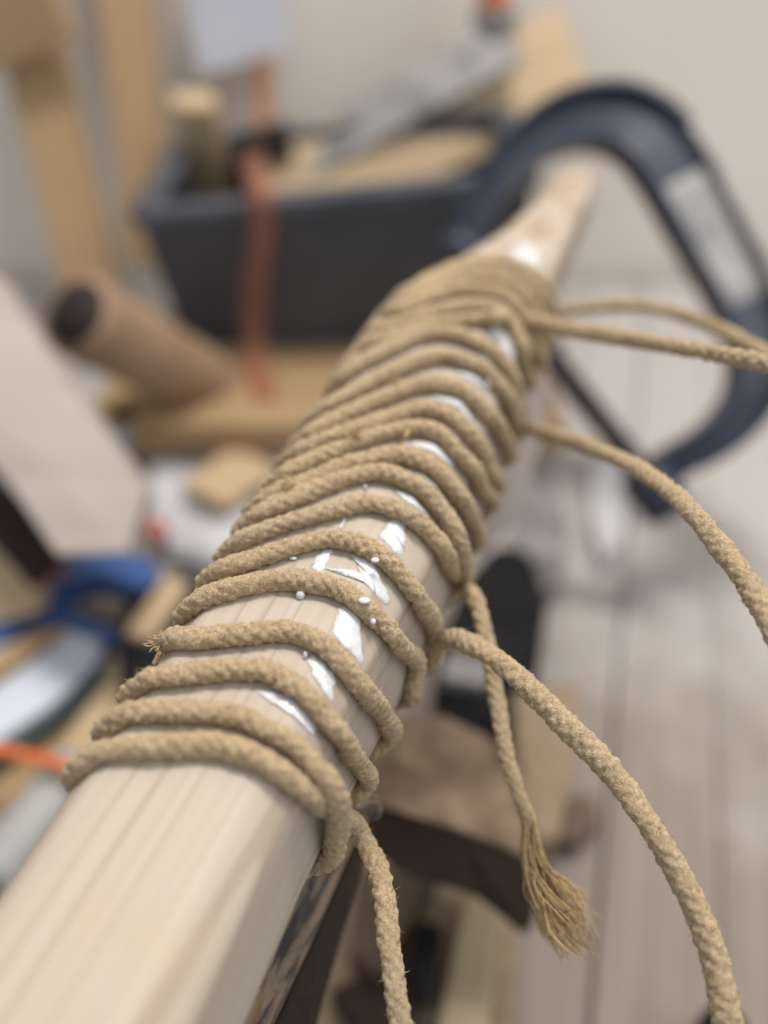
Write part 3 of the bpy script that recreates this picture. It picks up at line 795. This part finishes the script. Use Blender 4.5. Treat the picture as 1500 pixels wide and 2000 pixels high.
# ribs on front
for k in (.12, .36, .62, .86):
    a = fl * (1 - k) + fr * k; b_ = tl * (1 - k) + tr * k
    board("rib", a + np.array([0, -.002, .01]), b_ - up * .014 + np.array([0, -.002, 0]), .012, .008, m_crate, crate, up=(0, -1, 0))
# contents
t = board("mallet", WALL(372, 210, .80), WALL(420, 420, .86), .042, .025, W_PINE, up=(0, -1, .3), bev=.008)
tag(t, "rounded light wooden handle sticking up from the crate", "tool handle")
t = board("steel_rule", WALL(520, 345, .84), WALL(1000, 75, .88), .045, .006, m_steel, up=(0, -1, .9))
tag(t, "long grey metal bar slanting up out of the crate", "metal bar")
t = board("long_wooden_board", WALL(520, 395, .82), WALL(1130, 110, .90), .085, .02, W_PINE, up=(0, -1, .6), taper=1.15)
tag(t, "long pine board slanting up to the right behind the clamp", "board")
t = board("grey_box", WALL(545, 335, .86), WALL(760, 330, .86), .06, .02, m_steel, up=(0, -1, 1)); tag(t, "flat grey metal piece lying across the crate top", "metal plate")
hm = empty("hammer", WALL(965, 60, .9), "hammer with dark head and orange handle against the wall at the top edge", "hammer")
tube("handle", [WALL(960, -120, .9), WALL(966, 12, .9)], .014, m_orange, hm)
tube("head", [WALL(967, 13, .9), WALL(968, 110, .9)], .02, m_steel, hm)
# grey metal bits in crate
t = board("dark_tool", WALL(440, 300, .84), WALL(560, 262, .84), .03, .02, m_black, up=(0, -1, 1)); tag(t, "small dark tool poking out of the crate beside the ribbon", "tool")

# translucent orange ribbon
m, nt, b, out = new_mat("translucent_orange_tape"); q = N(nt)
b.inputs['Base Color'].default_value = (.46, .24, .17, 1); b.inputs['Roughness'].default_value = .5
tr_ = q.n('ShaderNodeBsdfTransparent'); tr_.inputs[0].default_value = (1, .80, .70, 1); mx = q.n('ShaderNodeMixShader'); mx.inputs[0].default_value = .26
q.l(tr_.outputs[0], mx.inputs[1]); q.l(b.outputs[0], mx.inputs[2]); q.l(mx.outputs[0], out.inputs[0]); m_tape = m
rc = [(512, 110, YW-.07), (514, 200, YW-.08), (508, 280, .86), (492, 315, .74), (508, 372, .655), (512, 450, .652), (502, 540, .655), (495, 640, .66), (505, 720, .645), (525, 800, .60)]
rp = catmull(np.array([WALL(x, y, d) for x, y, d in rc]), 6)
t = ribbon("ribbon", rp, np.array([.019, 0, 0]), .0006, m_tape); tag(t, "see-through orange-red ribbon hanging down over the front of the crate", "ribbon")

# cardboard tube with dark open end
a, b_ = P(150, 612, .60), P(470, 790, .80)
ct = empty("cardboard_tube", a, "thick brown cardboard tube with a dark open end lying left of the crate", "cardboard tube")
tube("tube_wall", [a, b_], .031, m_card, ct, 24)
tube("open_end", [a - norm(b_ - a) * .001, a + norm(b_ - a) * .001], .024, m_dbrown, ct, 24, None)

# pale board, upper left to the blue clamp
zl = .50
t = prism("pale_board", [P(-180, 430, .56), P(0, 545, .55), P(100, 700, .52), P(285, 960, .48), P(250, 1080, .46), P(110, 1085, .46), P(-190, 640, .52)], CZ * -.022, W_PALE)
tag(t, "broad pale limewashed board slanting down from the left edge to the blue clamp", "board")
t = prism("brown_board", [P(-160, 760, .57), P(110, 1090, .50), P(60, 1150, .50), P(-160, 900, .57)], CZ * -.02, W_DARK)
tag(t, "dark brown board edge showing below the broad pale board", "board")
t = prism("plywood_sheet", [P(-180, 870, .60), P(90, 1060, .55), P(70, 1200, .53), P(-180, 1250, .57)], CZ * -.02, W_PINE)
tag(t, "light tan panel at the left edge above the blue clamp", "panel")

# rumpled paper, blue and red bits
def crumple(name, poly, z0, amp, mat, sc_=16, thick=.004):
    poly = np.array([G(x, y, z0) for x, y in poly]); c = poly.mean(0); nth, nr = 48, 12
    cl = np.vstack([poly, poly[:1]]); seg = np.linalg.norm(np.diff(cl, axis=0), axis=1); Ls = np.concatenate([[0], np.cumsum(seg)])
    tt = np.linspace(0, Ls[-1], nth, endpoint=False); ring = np.stack([np.interp(tt, Ls, cl[:, k]) for k in range(3)], 1)
    v = [c]; f = []
    for i in range(1, nr + 1): v += list(c + (ring - c) * (i / nr))
    v = np.array(v); v[:, 2] += thick + amp * (.6 + VN(v * sc_) + .5 * VN(v * sc_ * 2.3 + 7))
    v[-nth:, 2] = z0 + thick
    for j in range(nth):
        f.append((0, 1 + j, 1 + (j + 1) % nth))
        for i in range(nr - 1):
            a, b2 = 1 + i * nth, 1 + (i + 1) * nth; f.append((a + j, b2 + j, b2 + (j + 1) % nth, a + (j + 1) % nth))
    nv = len(v); low = v[-nth:].copy(); low[:, 2] = z0 - .001; v = np.vstack([v, low])
    for j in range(nth): f.append((nv - nth + j, nv + j, nv + (j + 1) % nth, nv - nth + (j + 1) % nth))
    return link(name, mesh(name, v, f), mat)
t = crumple("crumpled_paper", [(300,900),(420,830),(560,810),(660,850),(560,1050),(470,1130),(330,1090),(270,1010)], ZB + .006, .012, m_sheet)
tag(t, "rumpled greyish white plastic bag on the bench left of the wrapped pole", "plastic bag")
t = board("wood_scrap", G(395, 965, ZB + .034), G(500, 890, ZB + .034), .05, .008, W_PINE); tag(t, "small tan wood scrap lying on the rumpled white bag", "wood scrap")
t = board("plastic_block", G(205, 820, ZB + .06), G(275, 790, ZB + .06), .035, .03, m_lblue, bev=.006); tag(t, "small light blue plastic block under the cardboard tube", "cap")
t = board("plastic_block", G(285, 1030, ZB + .03), G(320, 1015, ZB + .03), .018, .015, m_red, bev=.004); tag(t, "tiny red plastic block beside the rumpled white bag", "cap")

def flat(name, poly, h, th_, mat, parent=None, bev=.003):
    return prism(name, [G(x, y, ZB + h) for x, y in poly], np.array([0, 0, -th_]), mat, parent, bev)
# blue clamp
bc = empty("blue_clamp", G(130, 1150, ZB + .02), "blue plastic hand clamp with a looped grip lying at the left edge", "clamp")
def plate(name, poly, Z, th_, mat, parent, bev=.002): 
    return prism(name, [P(x, y, Z + (z if z else 0)) for x, y, z in [(*q_, 0) if len(q_) == 2 else q_ for q_ in poly]], CZ * -th_, mat, parent, bev)
flat("upper_jaw", [(-60,1190),(0,1165),(80,1110),(130,1080),(200,1065),(290,1085),(330,1140),(300,1160),(250,1140),(180,1120),(120,1150),(60,1210),(0,1245),(-60,1270)], .046, .022, m_blue, bc)
flat("lower_grip", [(70,1195),(120,1165),(150,1190),(200,1215),(235,1225),(230,1260),(180,1252),(120,1235),(60,1225)], .040, .018, m_blue, bc)
tube("pivot", [G(120, 1172, ZB + .02), G(120, 1172, ZB + .02) + np.array([0, 0, .032])], .008, m_red, bc)
t = flat("black_tool", [(240,1160),(330,1110),(430,1120),(420,1230),(330,1300),(290,1420),(240,1380),(225,1250)], .06, .058, m_black, None, .008)
tag(t, "black power tool body behind the wraps on the left", "power tool")
t = board("yellow_strip", G(268, 1240, ZB + .068), G(345, 1130, ZB + .068), .018, .007, W_PINE); tag(t, "thin tan strip lying on the black tool", "strip")

# white board with dark green edge
wb = empty("white_panel", G(90, 1350, ZB + .03), "white panel with a dark green edge lying by the left edge below the blue clamp", "panel")
flat("panel_face", [(-120,1360),(-20,1265),(110,1220),(200,1250),(190,1290),(90,1380),(0,1440),(-120,1520)], .042, .016, m_whiteb, wb)
flat("edge", [(190,1290),(90,1380),(0,1440),(-120,1520),(-120,1560),(0,1478),(100,1412),(205,1325)], .038, .012, m_green, wb)
t = flat("brown_strip", [(-60,1300),(60,1235),(130,1222),(40,1290),(-60,1350)], .050, .007, W_TAN, None, .001); tag(t, "tan wooden strip lying across the white panel", "strip")

# wooden boards lower left
t = flat("wooden_slab", [(-120,1560),(0,1480),(205,1330),(235,1400),(120,1520),(20,1590),(-120,1690)], .024, .02, W_TAN); tag(t, "tan wooden slab just below the white panel, crossed by the orange cord", "slab")
t = flat("wooden_slab", [(205,1325),(225,1250),(262,1290),(260,1400),(180,1480),(130,1500),(120,1440)], .036, .033, W_PINE); tag(t, "lighter pine slab between the white panel and the near wraps", "slab")
t = flat("wooden_slab", [(-120,1700),(20,1590),(110,1530),(130,1545),(60,1640),(0,1750),(-120,1800)], .020, .017, W_TAN); tag(t, "lowest tan wooden slab at the left edge under the grey pipe", "slab")
gt = tube("grey_pipe", [G(-20, 1720, ZB + .042), G(60, 1630, ZB + .042), G(160, 1500, ZB + .042)], .017, m_gtube, None, 20); tag(gt, "short grey plastic pipe beside the pole at the left edge", "pipe")
oc = catmull(np.array([G(-60, 1460, ZB + .07), G(0, 1466, ZB + .068), G(60, 1478, ZB + .068), G(130, 1499, ZB + .068), G(200, 1540, ZB + .066)]), 8)
t = tube("orange_cord", oc, .0032, m_orange); tag(t, "thin orange cord at the left edge running behind the nearest wrap", "cord")

# big clamp
cl = empty("c_clamp", P(1200, 500, .46), "large navy cast C-clamp with grey web gripping behind the pole's far end", "clamp")
ZCt = lambda x, y: .57 + .00006 * (1400 - x)
cpx = [(905,470,62),(930,415,66),(975,340,74),(1040,275,86),(1120,235,104),(1200,232,124),(1262,262,132),(1312,325,132),(1360,410,128),(1412,505,122),(1455,590,112),(1478,670,100),(1470,760,88),(1430,825,78),(1375,870,72),(1310,905,66),(1272,945,62)]
cc = catmull(np.array([P(x, y, ZCt(x, y)) for x, y, w in cpx]), 6)
ww = np.interp(np.linspace(0, 1, len(cc)), np.linspace(0, 1, len(cpx)), [w / FPX * .57 for *_, w in cpx])
T = np.gradient(cc, axis=0); T = np.array([norm(t_) for t_ in T]); Nv = np.array([norm(np.cross(t_, CZ)) for t_ in T])
def strip_solid(name, lo, hi, zf, zb, mat, parent, i0=0, i1=None):
    """solid band between offsets lo..hi (fractions of the half width) and depths zf..zb"""
    v = []; f = []; idx = range(i0, i1 if i1 else len(cc))
    for i in idx:
        for o_, z_ in ((lo, zf), (hi, zf), (hi, zb), (lo, zb)):
            v.append(cc[i] + Nv[i] * ww[i] * .5 * o_ + CZ * z_)
    n_ = len(v) // 4
    for i in range(n_ - 1):
        for j in range(4): f.append((i*4+j, i*4+(j+1) % 4, (i+1)*4+(j+1) % 4, (i+1)*4+j))
    f += [(3, 2, 1, 0), tuple(len(v) - 4 + k for k in range(4))]
    me = mesh(name, v, f, False); bm = bmesh.new(); bm.from_mesh(me); bmesh.ops.recalc_face_normals(bm, faces=bm.faces); bm.to_mesh(me); bm.free()
    return link(name, me, mat, parent)
strip_solid("web", -.86, .86, .004, -.004, m_navy, cl)
strip_solid("flange", .80, 1.0, .014, -.014, m_navy, cl)
strip_solid("flange", -1.0, -.80, .014, -.014, m_navy, cl, 0, 40)
_f = strip_solid("flange", -1.0, -.80, .014, -.014, m_steel, cl, 39, 64); tag(_f, "grey stretch of the inner flange, reflected light put into its colour")  # paler material paints the light reflected on the inner flange
strip_solid("flange", -1.0, -.80, .014, -.014, m_navy, cl, 63, None)
i0, i1 = 44, 61
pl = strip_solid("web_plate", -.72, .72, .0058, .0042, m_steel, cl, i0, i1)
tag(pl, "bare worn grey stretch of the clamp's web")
tube("screw", [P(1288, 965, .572), P(1062, 682, .53)], .0080, m_dsteel, cl, 16)
tube("screw_boss", [P(1300, 990, .575), P(1258, 930, .565)], .017, m_navy, cl, 20)
tube("pad", [P(1072, 700, .53), P(1048, 664, .526)], .012, m_navy, cl, 20)
tube("anvil", [P(905, 470, .60), P(898, 505, .60)], .015, m_navy, cl, 20)

# white plastic sheet + things on the right
t = crumple("crumpled_tissue", [(1150,900),(1200,880),(1225,960),(1215,1060),(1175,1110),(1150,1020)], ZB + .008, .005, m_tissue, 30)
tag(t, "crumpled white tissue on the bench nearest the wrapped pole", "tissue")
t = flat("dark_cloth", [(1010,960),(1080,930),(1110,1020),(1095,1130),(1040,1160),(1000,1080)], .02, .018, m_steel)
tag(t, "grey rag lying between the black case and the crumpled tissue", "rag")
t = flat("black_bag", [(905,1120),(960,1050),(1040,1060),(1075,1150),(1060,1260),(1020,1330),(960,1430),(880,1440),(845,1340),(860,1220)], .05, .048, m_black, None, .012)
tag(t, "matt black tool case in the shadow behind the pole, right of the wraps", "case")
t = board("grey_metal_plate", G(870, 1290, ZB + .062), G(960, 1310, ZB + .062), .022, .011, m_steel); tag(t, "narrow grey metal bar on the black case", "metal bar")
t = plate("wooden_post", [(1040,700),(1075,720),(1060,860),(1010,1010),(940,1090),(930,1010),(985,900)], .42, .02, W_PALE, None); tag(t, "pale post end standing behind the pole's right side", "post")

# weathered block with curved dark lower edge
blk = empty("weathered_block", P(880, 1550, .35), "weathered brown wooden block with a dark curved lower edge ending in a point", "wooden block")
top = [(690,1470,.36),(760,1410,.375),(860,1400,.385),(950,1440,.385),(1030,1500,.375),(1045,1600,.365),(1048,1690,.355),(1000,1656,.345),(900,1618,.335),(800,1592,.33),(720,1570,.33),(690,1545,.34)]
prism("upper_face", [P(*p) for p in top], CZ * -.006, m_rust, blk, .002)
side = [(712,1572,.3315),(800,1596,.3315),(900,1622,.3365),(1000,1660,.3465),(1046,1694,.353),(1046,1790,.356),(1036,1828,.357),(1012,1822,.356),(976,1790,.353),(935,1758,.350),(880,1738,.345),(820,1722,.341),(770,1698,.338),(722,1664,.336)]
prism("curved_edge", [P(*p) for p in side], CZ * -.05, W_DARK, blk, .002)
drop_me = bpy.data.meshes.new("glue_drop"); bm = bmesh.new(); bmesh.ops.create_icosphere(bm, subdivisions=3, radius=.0022); bm.to_mesh(drop_me); bm.free(); smooth(drop_me)
link("glue_drop", drop_me, M_GLUE, blk, Matrix.Translation(Vector(P(727, 1582, .3285).tolist())))

# old dark painted beam under the pole
m, nt, b, _ = new_mat("scratched_black_paint"); q = N(nt)
tc = q.n('ShaderNodeTexCoord').outputs['Object']
tc = q.mapping(tc, (1, 1, 1), (0, 0, -math.atan2((P(640,1600,.25)-P(415,2080,.215))[1], (P(640,1600,.25)-P(415,2080,.215))[0])))
g = q.noise(q.mapping(tc, (.06, 1, 1)), 300, 7, .7, .5); h = q.noise(q.mapping(tc, (.18, 1, 1)), 110, 4, .6)
msk = q.ramp(q.math('ADD', q.math('MULTIPLY', g, .6), q.math('MULTIPLY', h, .4)), [(.47, (0, 0, 0)), (.54, (1, 1, 1))])
col = q.mix(msk, (.022, .018, .018), q.ramp(g, [(.4, (.16, .11, .075)), (.7, (.36, .24, .14))]))
q.l(col, b.inputs['Base Color']); b.inputs['Roughness'].default_value = .5; q.bump(g, .5, .001, b); m_beam = m
bm_ = empty("old_beam", P(560, 1850, .25), "old black-painted beam with scratched bare edge running under the near pole", "beam")
topf = [P(415, 2080, .215), P(520, 1860, .226), P(600, 1700, .238), P(640, 1600, .250), P(740, 1590, .262), P(702, 1625, .252), P(615, 1830, .232), P(500, 2080, .213)]
prism("scratched_top", topf, CZ * -.010 , m_beam, bm_, .0012)
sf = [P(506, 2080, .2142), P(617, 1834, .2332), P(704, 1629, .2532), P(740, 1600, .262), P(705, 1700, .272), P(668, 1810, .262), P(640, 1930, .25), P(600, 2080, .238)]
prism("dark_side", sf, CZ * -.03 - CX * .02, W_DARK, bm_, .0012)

# boards and offcuts low in the middle
t = flat("tan_board", [(690,1690),(900,1650),(1010,1790),(1005,2100),(600,2100),(640,1850)], .024, .022, W_TAN2); tag(t, "wide tan board lying low between the old beam and the tassel", "board")
t = flat("tan_board", [(905,1745),(985,1770),(945,2100),(830,2100)], .034, .009, W_PINE2); tag(t, "lighter narrow board lying on the tan board under the curved block", "board")
t = flat("tan_board", [(1000,1350),(1130,1330),(1125,1480),(1090,1640),(1020,1640)], .05, .048, W_TAN2); tag(t, "short tan block of wood behind the tassel rope", "board")
t = flat("tan_board", [(640,1930),(700,1905),(900,2040),(900,2100),(760,2100)], .044, .018, W_DARK); tag(t, "dark brown strip lying across the bottom of the tan board", "board")
t = flat("tan_board", [(700,1690),(860,1690),(800,1790),(740,1900),(680,1850)], .052, .026, W_DARK2); tag(t, "brown offcut in the shadow under the curved block", "board")
t = flat("dark_gap_patch", [(815,1790),(868,1800),(850,1900),(818,1970),(796,1880)], .048, .02, m_black, None, .004); tag(t, "small dark patch standing in for the shaded gap below the curved block", "clip")  # dark piece stands in for the shade in the gap between boards
t = flat("dark_tool", [(1375,1960),(1420,1945),(1470,1985),(1470,2080),(1370,2080)], .04, .036, m_black, None, .006); tag(t, "black tool tip at the bottom edge right of the long rope tail", "tool")
t = flat("brown_offcut", [(1085,1560),(1160,1545),(1175,1600),(1120,1650),(1080,1630)], .016, .014, W_DARK2); tag(t, "small brown offcut on the bench right of the tassel rope", "offcut")
